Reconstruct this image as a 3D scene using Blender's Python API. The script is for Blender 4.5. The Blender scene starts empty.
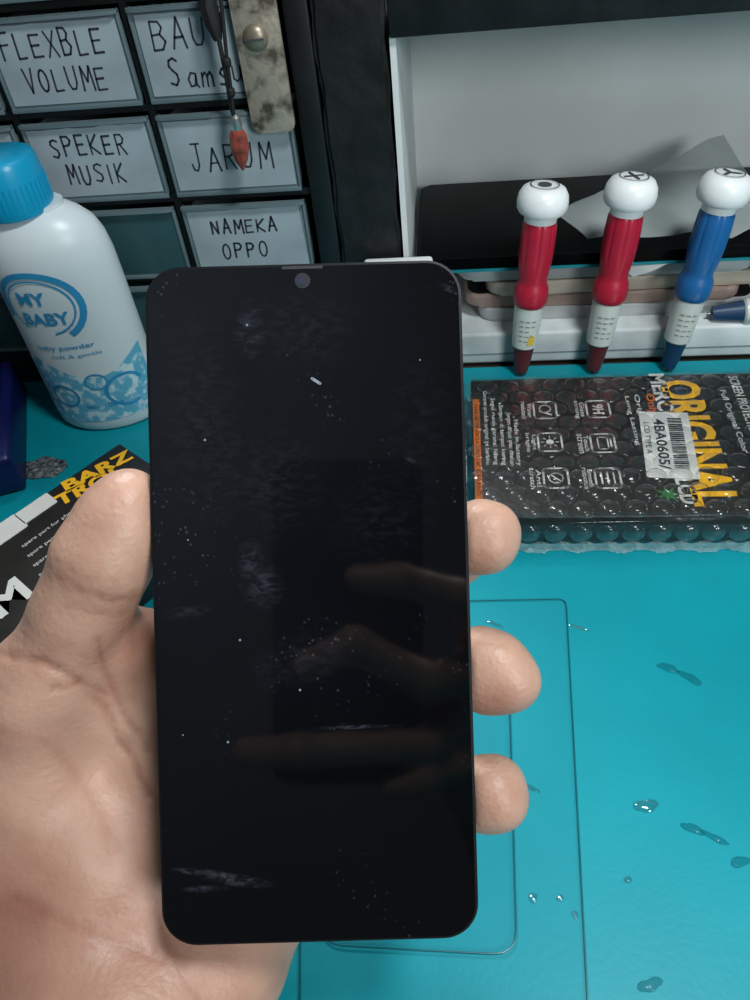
import bpy, bmesh, math, random
import numpy as np
from mathutils import Matrix, Vector
random.seed(3)
F=780.0
Zc=Vector((-.0875,.6904,.7180)).normalized()
Xc=Vector((.9939,.0116,.110)); Xc=(Xc-Zc*Xc.dot(Zc)).normalized()
Yc=Zc.cross(Xc)
R=Matrix((Xc,Yc,Zc))
CAM=Vector((0,0,.30))
def ray(px,py): return R@Vector(((px-375)/F,(500-py)/F,-1))
def pix(px,py,d): return CAM+ray(px,py)*d
def onz(px,py,z):
    r=ray(px,py); return CAM+r*((z-.30)/r.z)
def ony(px,py,y):
    r=ray(px,py); return CAM+r*(y/r.y)
scene=bpy.context.scene
try:
    scene.view_settings.view_transform='Standard'
except Exception: pass

# ---------------------------------------------------------------- materials
def S(c):
    return tuple(((x/255)/12.92 if x/255<=.04045 else ((x/255+.055)/1.055)**2.4) for x in c)+(1,)
def mat(name,rgb,rough=.5,metal=0.,var=.12,vscale=30,bump=0.,bscale=150,spec=.5,coat=0.,sss=0.,alpha=1.,col2=None,thr=None):
    m=bpy.data.materials.new(name); m.use_nodes=True
    nt=m.node_tree; b=nt.nodes['Principled BSDF']
    c=S(rgb)
    tc=nt.nodes.new('ShaderNodeTexCoord')
    n=nt.nodes.new('ShaderNodeTexNoise'); n.inputs['Scale'].default_value=vscale; n.inputs['Detail'].default_value=6
    nt.links.new(tc.outputs['Object'],n.inputs['Vector'])
    mx=nt.nodes.new('ShaderNodeMix'); mx.data_type='RGBA'
    d=S(col2) if col2 else tuple(x*(1-2*var) for x in c[:3])+(1,)
    mx.inputs[6].default_value=d
    mx.inputs[7].default_value=c if col2 else tuple(min(1,x*(1+var)) for x in c[:3])+(1,)
    rp=nt.nodes.new('ShaderNodeMapRange')
    lo,hi=thr if thr else (.3,.7)
    rp.inputs['From Min'].default_value=lo; rp.inputs['From Max'].default_value=hi
    nt.links.new(n.outputs['Fac'],rp.inputs['Value'])
    nt.links.new(rp.outputs['Result'],mx.inputs[0])
    nt.links.new(mx.outputs[2],b.inputs['Base Color'])
    b.inputs['Roughness'].default_value=rough; b.inputs['Metallic'].default_value=metal
    b.inputs['Specular IOR Level'].default_value=spec
    b.inputs['Coat Weight'].default_value=coat
    b.inputs['Alpha'].default_value=alpha
    if sss:
        b.inputs['Subsurface Weight'].default_value=sss
        b.inputs['Subsurface Radius'].default_value=(.006,.0025,.0015)
        b.inputs['Subsurface Scale'].default_value=1.0
    if bump:
        n2=nt.nodes.new('ShaderNodeTexNoise'); n2.inputs['Scale'].default_value=bscale; n2.inputs['Detail'].default_value=5
        nt.links.new(tc.outputs['Object'],n2.inputs['Vector'])
        bp=nt.nodes.new('ShaderNodeBump'); bp.inputs['Strength'].default_value=bump; bp.inputs['Distance'].default_value=.001
        nt.links.new(n2.outputs['Fac'],bp.inputs['Height']); nt.links.new(bp.outputs['Normal'],b.inputs['Normal'])
    return m
def clear_mat(name,rgb,base=.05,edge=.6,rough=.08,bump=0,bscale=120,blend=.3,glossy=False):
    m=bpy.data.materials.new(name); m.use_nodes=True
    nt=m.node_tree; out=nt.nodes['Material Output']; nt.nodes.remove(nt.nodes['Principled BSDF'])
    tr=nt.nodes.new('ShaderNodeBsdfTransparent'); 
    if glossy:
        b=nt.nodes.new('ShaderNodeBsdfAnisotropic'); b.inputs['Color'].default_value=S(rgb); b.inputs['Roughness'].default_value=rough
    else:
        b=nt.nodes.new('ShaderNodeBsdfPrincipled'); b.inputs['Base Color'].default_value=S(rgb); b.inputs['Roughness'].default_value=rough
    lw=nt.nodes.new('ShaderNodeLayerWeight'); lw.inputs['Blend'].default_value=blend
    mr=nt.nodes.new('ShaderNodeMapRange'); mr.inputs['To Min'].default_value=base; mr.inputs['To Max'].default_value=edge
    nt.links.new(lw.outputs['Facing'],mr.inputs['Value'])
    ms=nt.nodes.new('ShaderNodeMixShader')
    nt.links.new(mr.outputs['Result'],ms.inputs[0]); nt.links.new(tr.outputs[0],ms.inputs[1]); nt.links.new(b.outputs[0],ms.inputs[2])
    nt.links.new(ms.outputs[0],out.inputs['Surface'])
    if bump:
        tc=nt.nodes.new('ShaderNodeTexCoord')
        n2=nt.nodes.new('ShaderNodeTexNoise'); n2.inputs['Scale'].default_value=bscale; n2.inputs['Detail'].default_value=3
        nt.links.new(tc.outputs['Object'],n2.inputs['Vector'])
        bp=nt.nodes.new('ShaderNodeBump'); bp.inputs['Strength'].default_value=bump; bp.inputs['Distance'].default_value=.003
        nt.links.new(n2.outputs['Fac'],bp.inputs['Height']); nt.links.new(bp.outputs['Normal'],b.inputs['Normal']); nt.links.new(bp.outputs['Normal'],lw.inputs['Normal'])
    return m

# ---------------------------------------------------------------- mesh builder
_tc={}
def text_data(s,bold):
    k=(s,bold)
    if k in _tc: return _tc[k]
    cu=bpy.data.curves.new('t','FONT'); cu.body=s; cu.size=1; cu.offset=bold; cu.resolution_u=3
    o=bpy.data.objects.new('t',cu); scene.collection.objects.link(o); bpy.context.view_layer.update()
    me=bpy.data.meshes.new_from_object(o.evaluated_get(bpy.context.evaluated_depsgraph_get()))
    vs=[v.co.copy() for v in me.vertices]; fs=[tuple(p.vertices) for p in me.polygons]
    bpy.data.objects.remove(o); bpy.data.curves.remove(cu); bpy.data.meshes.remove(me)
    _tc[k]=(vs,fs); return _tc[k]
class MB:
    def __init__(s): s.v=[];s.f=[];s.m=[]
    def add(s,vs,fs,mat=0,M=None):
        o=len(s.v)
        for v in vs:
            v=Vector(v)
            s.v.append(tuple(M@v) if M is not None else tuple(v))
        for f in fs: s.f.append(tuple(i+o for i in f)); s.m.append(mat)
    def addbm(s,bm,mat=0,M=None):
        bm.verts.ensure_lookup_table(); bm.verts.index_update()
        s.add([v.co.copy() for v in bm.verts],[tuple(v.index for v in f.verts) for f in bm.faces],mat,M); bm.free()
    def box(s,lo,hi,mat=0,M=None,bev=0,seg=2):
        bm=bmesh.new(); bmesh.ops.create_cube(bm,size=1)
        for v in bm.verts: v.co=Vector([lo[i]+(hi[i]-lo[i])*(v.co[i]+.5) for i in range(3)])
        if bev: bmesh.ops.bevel(bm,geom=bm.edges[:],offset=bev,segments=seg,affect='EDGES',profile=.5)
        s.addbm(bm,mat,M)
    def prism(s,out,z0,z1,mat=0,M=None,bev=0,seg=3):
        bm=bmesh.new()
        a=[bm.verts.new((x,y,z0)) for x,y in out]; b=[bm.verts.new((x,y,z1)) for x,y in out]
        bm.faces.new(a[::-1]); bm.faces.new(b); n=len(out)
        for i in range(n): bm.faces.new((a[i],a[(i+1)%n],b[(i+1)%n],b[i]))
        if bev:
            es=[e for e in bm.edges if abs(e.verts[0].co.z-e.verts[1].co.z)<1e-9]
            bmesh.ops.bevel(bm,geom=es,offset=bev,segments=seg,affect='EDGES',profile=.5)
        s.addbm(bm,mat,M)
    def lathe(s,prof,n=32,mat=0,M=None,sx=1,sy=1):
        vs=[];fs=[]
        for r,z in prof:
            for i in range(n):
                a=2*math.pi*i/n; vs.append((r*sx*math.cos(a),r*sy*math.sin(a),z))
        for j in range(len(prof)-1):
            for i in range(n):
                fs.append((j*n+i,j*n+(i+1)%n,(j+1)*n+(i+1)%n,(j+1)*n+i))
        fs.append(tuple(range(n))[::-1]); fs.append(tuple((len(prof)-1)*n+i for i in range(n)))
        s.add(vs,fs,mat,M)
    def tube(s,pts,r,n=8,mat=0,M=None):
        pts=[Vector(p) for p in pts]; vs=[];fs=[]
        for j,p in enumerate(pts):
            d=(pts[min(j+1,len(pts)-1)]-pts[max(j-1,0)]).normalized()
            u=d.orthogonal().normalized() if j==0 else (u-d*u.dot(d)).normalized()
            w=d.cross(u); rr=r[j] if isinstance(r,(list,tuple)) else r
            for i in range(n):
                a=2*math.pi*i/n; vs.append(p+u*rr*math.cos(a)+w*rr*math.sin(a))
        for j in range(len(pts)-1):
            for i in range(n): fs.append((j*n+i,j*n+(i+1)%n,(j+1)*n+(i+1)%n,(j+1)*n+i))
        fs.append(tuple(range(n))[::-1]); fs.append(tuple((len(pts)-1)*n+i for i in range(n)))
        s.add(vs,fs,mat,M)
    def text(s,t,cx,cy,w,h,mat=0,M=None,bold=0.0,fn=None):
        vs,fs=text_data(t,bold)
        if not vs: return
        x0=min(v.x for v in vs);x1=max(v.x for v in vs);y0=min(v.y for v in vs);y1=max(v.y for v in vs)
        out=[Vector((cx+((v.x-x0)/(x1-x0)-.5)*w,cy+((v.y-y0)/(y1-y0)-.5)*h,0)) for v in vs]
        if fn: out=[fn(v) for v in out]
        s.add(out,fs,mat,M)
    def ribbon(s,pts,w,mat=0,M=None):
        for a,b in zip(pts[:-1],pts[1:]):
            a=Vector((a[0],a[1],0));b=Vector((b[0],b[1],0)); d=b-a
            if d.length<1e-9: continue
            d.normalize(); n=Vector((-d.y,d.x,0))*w/2
            s.add([a-n,b-n,b+n,a+n],[(0,1,2,3)],mat,M)
        for p in pts:
            s.add([Vector((p[0]+w/2*math.cos(k*math.pi/3),p[1]+w/2*math.sin(k*math.pi/3),0)) for k in range(6)],[(0,1,2,3,4,5)],mat,M)
    def obj(s,name,mats,parent=None,smooth=True,loc=None,label=None,category=None,group=None,ang=35):
        me=bpy.data.meshes.new(name)
        v=s.v
        if loc is not None:
            L=Vector(loc); v=[tuple(Vector(p)-L) for p in v]
        me.from_pydata(v,[],s.f)
        for m in (mats if isinstance(mats,(list,tuple)) else [mats]): me.materials.append(m)
        me.polygons.foreach_set('material_index',s.m)
        if smooth:
            me.polygons.foreach_set('use_smooth',[True]*len(me.polygons))
            try: me.set_sharp_from_angle(angle=math.radians(ang))
            except Exception: pass
        me.update()
        o=bpy.data.objects.new(name,me); scene.collection.objects.link(o)
        if loc is not None: o.location=loc
        if parent: o.parent=parent
        if label: o['label']=label
        if category: o['category']=category
        if group: o['group']=group
        return o
def empty(name,loc,label,category,group=None):
    o=bpy.data.objects.new(name,None); o.location=loc; o.empty_display_size=.01
    scene.collection.objects.link(o); o['label']=label; o['category']=category
    if group: o['group']=group
    return o
def rrect(w,h,r,n=8,cx=0,cy=0):
    out=[]
    for sx,sy,a0 in ((1,1,0),(-1,1,90),(-1,-1,180),(1,-1,270)):
        for i in range(n+1):
            a=math.radians(a0+90*i/n); out.append((cx+sx*(w/2-r)+r*math.cos(a),cy+sy*(h/2-r)+r*math.sin(a)))
    return out
def circ(r,n=24,cx=0,cy=0): return [(cx+r*math.cos(2*math.pi*i/n),cy+r*math.sin(2*math.pi*i/n)) for i in range(n)]
def frame(x,y,z,loc): 
    m=Matrix((x,y,z)).transposed().to_4x4(); m.translation=loc; return m

# ---------------------------------------------------------------- structure
wallm=mat('wall_paint',(120,128,130),.8,bump=.1)
deskm=mat('desk_wood',(60,50,42),.6,var=.25,vscale=12)
def struct(name,lo,hi,m):
    b=MB(); b.box(lo,hi); o=b.obj(name,m,smooth=False); o['kind']='structure'; o['label']=name.replace('_',' ')+' of the workshop'; return o
struct('wall_back',(-1.6,.60,-.75),(1.6,.66,1.7),wallm)
struct('floor',(-1.6,-1.6,-.80),(1.6,.66,-.75),mat('floor_tile',(90,88,84),.5))
b=MB(); b.box((-.75,-.30,-.035),(.75,.595,-.003),bev=.003)
for x in (-.70,.66):
    for y in (-.27,.54): b.box((x,y,-.75),(x+.04,y+.04,-.03))
b.obj('workbench',deskm,label='dark wooden workbench under the teal mat',category='table')

# ---------------------------------------------------------------- work mat
matm=mat('teal_silicone',(6,152,166),.45,var=.09,vscale=9,bump=.10,bscale=400,spec=.3)
b=MB(); b.box((-.42,-.20,-.003),(.50,.402,0),bev=.001)
wm=b.obj('work_mat',matm,label='teal silicone repair work mat covering the bench',category='mat')
film=clear_mat('clear_film',(50,170,188),.10,.30,.15,blend=.2)
filme=mat('film_edge',(14,96,106),.3)
def sheet(name,px4,z,lab,r=.004):
    P=[onz(x,y,z) for x,y in px4]
    mb=MB()
    out=[]
    n=4
    for i in range(4):
        p=P[i];a=(P[i-1]-p).normalized();c=(P[(i+1)%4]-p).normalized()
        for k in range(n+1):
            t=k/n; out.append(p+a*r*(1-t)**2+c*r*t**2)
    vs=[Vector(q) for q in out]
    mb.add(vs,[tuple(range(len(vs)))],0)
    mb.tube([q+Vector((0,0,.0001)) for q in vs+[vs[0]]],.00028,6,1)
    return mb.obj(name,[film,filme],loc=sum(P,Vector())/4,label=lab,category='plastic film')
sheet('plastic_sheet',[(300,604),(566,599),(592,1080),(300,1090)],.0006,'thin clear plastic sheet lying on the teal mat')
sheet('screen_protector',[(330,640),(508,645),(517,955),(320,945)],.0012,'clear screen protector film on the plastic sheet',.008)
scm=clear_mat('scrap_clear',(235,250,250),.10,.75,.06,blend=.35,glossy=True)
scd=clear_mat('scrap_teal',(6,120,136),.15,.6,.08,blend=.4)
def scrap(px,py,L,W,ang,m,i):
    c=onz(px,py,0); bm=bmesh.new(); bmesh.ops.create_icosphere(bm,subdivisions=4,radius=1)
    rr=np.random.RandomState(i)
    ph=rr.rand(6)*6
    for v in bm.verts:
        th=math.atan2(v.co.y,v.co.x)
        k=1+.13*math.sin(2*th+ph[0])+.09*math.sin(3*th+ph[1])+.05*math.sin(5*th+ph[2])
        x=v.co.x*L*k; y=v.co.y*W*k; z=max(0,v.co.z)*(.0012 if W>.002 else .0007)
        v.co=Vector((x*math.cos(ang)-y*math.sin(ang),x*math.sin(ang)+y*math.cos(ang),z+.0001))
    mb=MB(); mb.addbm(bm)
    o=mb.obj('water_droplet',m,label='small clear water droplet on the teal mat',category='droplet',group='droplets on the mat',ang=80); o.location=c
for i,a in enumerate([(668,668,.0045,.0020,-.25),(690,678,.0050,.0020,-.55),(646,806,.0045,.0026,.3),(579,628,.005,.0008,-.3),(693,829,.0045,.0016,-.45),(715,838,.0045,.0014,-.5),
        (740,862,.004,.0016,.2),(527,786,.0055,.0010,-.5),(533,898,.0018,.0016,0),(560,898,.0014,.0012,0),(575,915,.0013,.0013,0),(650,985,.004,.002,.3),(628,880,.0013,.0013,0),(494,624,.005,.0008,-.4)]):
    scrap(*a,scd if i in (0,1,4,5,6,11) else scm,i)

# ---------------------------------------------------------------- parts cabinet
black=mat('black_plastic',(18,20,22),.45,var=.3,bump=.1)
drawm=clear_mat('drawer_plastic',(112,130,135),.75,.95,.3,bump=.15,bscale=60)
drawd=clear_mat('drawer_plastic_empty',(58,94,98),.6,.9,.25,bump=.15,bscale=60)
rimm=clear_mat('drawer_rim',(108,126,131),.75,.98,.22,bump=.1,bscale=60)
paper=mat('label_tape',(160,172,178),.38,var=.16,vscale=22)
ink=mat('marker_ink',(46,50,62),.5)
G={'F':[[(0,0),(.02,1),(.6,1.02)],[(0,.55),(.5,.57)]],'L':[[(.02,1),(0,0),(.55,.03)]],
'E':[[(.6,1),(.02,1),(0,0),(.6,.02)],[(0,.52),(.5,.54)]],'X':[[(0,0),(.6,1)],[(.02,1),(.62,0)]],
'B':[[(0,0),(0,1),(.38,.98),(.52,.78),(.38,.56),(0,.52)],[(.38,.55),(.6,.3),(.42,.02),(0,0)]],
'V':[[(0,1),(.3,0),(.6,1)]],'O':[[(.3+.3*math.cos(t*math.pi/6),.5+.5*math.sin(t*math.pi/6)) for t in range(13)]],
'U':[[(0,1),(.02,.3),(.15,.03),(.4,.03),(.55,.3),(.58,1)]],'M':[[(0,0),(.08,1),(.35,.35),(.62,1),(.7,0)]],
'A':[[(0,0),(.3,1),(.6,0)],[(.1,.35),(.5,.37)]],'T':[[(0,1),(.65,1)],[(.32,1),(.32,0)]],
'S':[[(.55,.9),(.35,1),(.1,.92),(.05,.72),(.25,.55),(.45,.42),(.5,.2),(.32,.02),(.02,.1)]],
'P':[[(0,0),(0,1),(.4,.98),(.55,.78),(.4,.55),(0,.5)]],'K':[[(0,0),(0,1)],[(.55,1),(0,.45),(.58,0)]],
'R':[[(0,0),(0,1),(.4,.98),(.55,.78),(.4,.55),(0,.5)],[(.2,.52),(.58,0)]],'I':[[(.1,0),(.1,1)]],
'J':[[(.15,1),(.65,1)],[(.45,1),(.45,.2),(.3,0),(.1,.05),(.02,.25)]],'N':[[(0,0),(0,1),(.55,0),(.57,1)]],
'a':[[(.45,.55),(.2,.6),(.03,.35),(.12,.05),(.35,.08),(.45,.5),(.45,.1),(.55,0)]],
'm':[[(0,0),(.03,.55)],[(.03,.4),(.18,.58),(.28,.45),(.28,0)],[(.28,.42),(.45,.58),(.55,.42),(.57,0)]],
's':[[(.4,.52),(.2,.58),(.08,.42),(.35,.22),(.3,.02),(.05,.05)]],'u':[[(0,.55),(.03,.1),(.2,0),(.4,.15),(.42,.55),(.45,0)]],
'n':[[(0,0),(.02,.55)],[(.02,.38),(.2,.57),(.36,.42),(.38,0)]],'g':[[(.42,.5),(.18,.58),(.03,.3),(.18,.08),(.4,.2),(.42,.5),(.4,-.25),(.2,-.4),(.02,-.28)]],' ':[]}
def hand_write(mb,t,x0,y0,w,h,M,mat=1,lw=.0010,slant=.05):
    adv=[(.45 if c in 'I' else .62 if c in 'asun g' else .78)+.1 for c in t]; tot=sum(adv); x=x0
    for c,a in zip(t,adv):
        s=w/tot
        jy=random.uniform(-.07,.07)*h; js=random.uniform(.88,1.1); jx=random.uniform(.82,.98)
        for st in G[c]:
            mb.ribbon([(x+(p[0]*jx+slant*p[1])*s,y0+jy+p[1]*h*js) for p in st],lw*random.uniform(.85,1.15),mat,M)
        x+=a*s
YC=.40
xb=[-.295,-.223,-.151,-.079]; zb=[.025+.047*i for i in range(6)]
cab=empty('parts_cabinet',(-.187,YC,0),'black small-parts cabinet with clear plastic drawers and handwritten labels','storage cabinet')
def child(mb,name,m,par,**k):
    L=Vector((0,0,0))
    q=par
    while q: L=L+Vector(q.location); q=q.parent
    o=mb.obj(name,m,**k)
    o.data.transform(Matrix.Translation(-L)); o.parent=par; return o
b=MB()
b.box((-.305,YC+.115,0),(-.066,YC+.12,.275))
b.box((-.305,YC,0),(-.066,YC+.12,.024),bev=.001)
b.box((-.305,YC,.2615),(-.066,YC+.12,.275),bev=.001)
b.box((-.305,YC,0),(-.297,YC+.12,.275),bev=.001); b.box((-.0775,YC-.002,0),(-.066,YC+.12,.275),bev=.001)
for x in xb[1:-1]: b.box((x-.0018,YC,.02),(x+.0018,YC+.118,.265))
for z in zb[1:-1]: b.box((-.30,YC+.001,z-.0018),(-.07,YC+.118,z+.0018))
child(b,'cabinet_frame',black,cab)
labels={(2,3):[('BAUT',.010,.0235,.034,.012),('Samsung',.014,.007,.046,.012)],(1,3):[('FLEXBLE',.008,.024,.047,.0105),('VOLUME',.014,.0085,.038,.0105)],
 (1,2):[('SPEKER',.014,.024,.038,.0095),('MUSIK',.018,.0095,.030,.0095)],(2,2):[('JARUM',.014,.013,.040,.013)],(2,1):[('NAMEKA',.016,.0245,.034,.0075),('OPPO',.019,.010,.025,.0085)],
 (0,3):[],(0,2):[]}
for ci in range(3):
    for ri in range(5):
        x0,x1=xb[ci]+.0022,xb[ci+1]-.0022; z0,z1=zb[ri]+.0026,zb[ri+1]-.0030
        d=empty('drawer',(0,0,0),'',''); del d['label'],d['category']
        d.parent=cab; d.location=((x0+x1)/2-cab.location.x,-.002,z0)
        yf=YC-.003
        b=MB()
        dk=(ci,ri) not in labels
        b.box((x0+.001,yf,z0+.001),(x1-.001,yf+.0018,z1-.002),bev=.0005)
        b.box((x0+.001,yf+.002,z0+.001),(x0+.0022,YC+.105,z1-.006)); b.box((x1-.0022,yf+.002,z0+.001),(x1-.001,YC+.105,z1-.006))
        b.box((x0+.001,yf+.002,z0+.001),(x1-.001,YC+.105,z0+.0022)); b.box((x0+.001,YC+.104,z0+.001),(x1-.001,YC+.105,z1-.006))
        child(b,'drawer_bin',drawd if dk else drawm,d)
        b=MB(); t=.0014
        b.box((x0,yf-.0010,z0),(x0+t,yf+.002,z1),bev=.0004); b.box((x1-t,yf-.0010,z0),(x1,yf+.002,z1),bev=.0004)
        b.box((x0,yf-.0012,z0),(x1,yf+.002,z0+t*1.6),bev=.0004)
        b.prism([(x0,0),(x1,0),(x1,.0025),(x1-.003,.004),(x0+.003,.004),(x0,.0025)],0,.0016,0,Matrix(((1,0,0,0),(0,-1,0,yf+.001),(0,0,1,z1-.0016),(0,0,0,1))))
        child(b,'drawer_rim',rimm,d)
        if not dk:
            b=MB(); M=frame(Vector((1,0,0)),Vector((0,0,1)),Vector((0,-1,0)),Vector((x0+.0024,yf-.0006,z0+.0034)))@Matrix.Rotation(random.uniform(-.012,.012),4,'Z')
            w=x1-x0-.0048; h=z1-z0-.0065
            n=14
            out=[(0,0)]+[(w*i/n,0) for i in range(1,n)]+[(w,0),(w+random.uniform(-.001,.0002),h)]+[(w*(n-i)/n,h+random.uniform(-.0004,.0004)) for i in range(1,n)]+[(0,h)]
            b.prism(out,-.0003,0,0,M)
            M2=M@Matrix.Translation((0,0,.00015))
            for t_,lx,lz,lw_,lh_ in labels[(ci,ri)]: hand_write(b,t_,lx-.004,lz-.003,lw_*1.12,lh_,M2)
            child(b,'paper_label',[paper,ink],d,smooth=False)

# ---------------------------------------------------------------- black wooden post
wood=mat('black_painted_wood',(17,17,19),.55,var=.5,vscale=60,bump=.8,bscale=90)
b=MB(); bm=bmesh.new(); bmesh.ops.create_cube(bm,size=1)
for v in bm.verts: v.co=Vector((-.0485+v.co.x*.033,.42+v.co.y*.046,.165+v.co.z*.33))
bmesh.ops.bevel(bm,geom=bm.edges[:],offset=.002,segments=2,affect='EDGES')
bmesh.ops.subdivide_edges(bm,edges=[e for e in bm.edges if e.calc_length()>.2],cuts=60)
for v in bm.verts: v.co+=Vector((math.sin(v.co.z*160)*.0005+random.uniform(-.0003,.0003),random.uniform(-.0003,.0003),0))
b.addbm(bm); b.obj('wooden_post',wood,loc=(-.0485,.42,0),label='rough black-painted wooden post beside the drawer cabinet',category='post')

# ---------------------------------------------------------------- shelf cubby
whitem=mat('white_laminate',(225,229,228),.5,var=.07,vscale=8)
sh=empty('shelf_cubby',(.13,.46,0),'black-framed open shelf with white interior','shelf')
b=MB()
b.box((-.0305,.397,.189),(.32,.412,.30),bev=.0015); b.box((.30,.397,0),(.32,.53,.30),bev=.001)
child(b,'shelf_frame',wood,sh)
b=MB(); b.box((-.0305,.40,.0),(-.0275,.53,.192)); b.box((-.03,.527,0),(.302,.53,.30)); b.box((-.03,.413,.187),(.302,.53,.190))
child(b,'shelf_lining',whitem,sh,label='white laminate lining')
wb=mat('white_foam',(205,212,212),.6,var=.2,vscale=25,bump=.4,bscale=60)
b=MB(); b.box((-.020,.405,0),(.27,.52,.022),bev=.002,seg=3)
b.box((-.01,.4046,.007),(.26,.406,.0078),1)
b.obj('white_board',[wb,mat('seam',(120,130,132),.6)],loc=(.12,.46,0),label='white board base under the stacked old phones',category='board')
silv=mat('champagne_metal',(190,178,162),.40,.3,var=.15); silv2=mat('silver_metal',(188,190,190),.38,.3,var=.12)
dg=mat('dark_glass',(14,16,20),.12); pinkm=mat('rose_metal',(160,136,126),.40,.3,var=.15); 
z=.022; ext=[(.012,.176,.0095,silv2),(.004,.166,.0088,pinkm),(.016,.182,.0095,silv),(.000,.170,.0100,silv2)]
for i,(x0,x1,t,m) in enumerate(ext):
    e=empty('old_smartphone',((x0+x1)/2,.458,z),['silver','rose','champagne','silver'][i]+' edged used smartphone lying in a stack','smartphone','stack of used phones')
    Mx=Matrix.Translation(((x0+x1)/2,.458,z))@Matrix.Rotation([.01,-.015,.02,-.005][i],4,'Z')
    b=MB(); b.prism(rrect(x1-x0,.078,.009),.0,t-.0006,0,Mx,bev=.0022); child(b,'phone_body',m,e)
    b=MB(); b.prism(rrect(x1-x0-.004,.074,.008),t-.0008,t-.0001,0,Mx,bev=.0003); child(b,'phone_glass',dg,e)
    z+=t
b=MB(); b.prism(rrect(.262,.098,.006,cx=.1065,cy=.463),z+.0014,z+.0085,0,None,bev=.0015)
lp=empty('tablet',(.1065,.463,z),'glossy black tablet with teal rim lying on the phone stack','tablet')
child(b,'tablet_body',mat('gloss_black',(4,5,6),.35,var=.3,spec=.08),lp)
b=MB(); b.prism(rrect(.264,.100,.006,cx=.1065,cy=.463),z,z+.0014,0,None); child(b,'tablet_rim',mat('teal_rim',(20,130,142),.4),lp)
zt=z+.0085
b=MB(); b.box((-.052,.380,0),(-.014,.3925,.0835),bev=.002,seg=3); b.box((-.050,.3795,.01),(-.017,.3802,.05),1,bev=.0002)
b.obj('power_adapter',[mat('white_plastic',(244,246,246),.35,var=.03),paper],loc=(-.0335,.386,0),label='white plastic adapter block standing against the post',category='adapter')

# plastic bag
bagm=clear_mat('grey_bag',(162,170,169),.66,.94,.45,bump=.25,bscale=50)
c4=[ony(556,220,.446),ony(722,142,.495),ony(775,226,.430),ony(632,285,.4075)]
b=MB(); N=36; vs=[];fs=[]
for j in range(N+1):
    for i in range(N+1):
        u=i/N;w=j/N
        p=c4[0]*(1-u)*(1-w)+c4[1]*u*(1-w)+c4[2]*u*w+c4[3]*(1-u)*w
        p=p+Vector((0,0,1))*(.002*math.sin(9*u+4*w)*math.sin(5*w+1)+.0006*math.sin(23*u-11*w)+.004)
        vs.append(p)
for j in range(N):
    for i in range(N): a=j*(N+1)+i; fs.append((a,a+1,a+N+2,a+N+1))
b.add(vs,fs); b.obj('plastic_bag',bagm,loc=sum(c4,Vector())/4,label='crumpled translucent grey plastic bag draped over the tablet',category='plastic bag')

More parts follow.
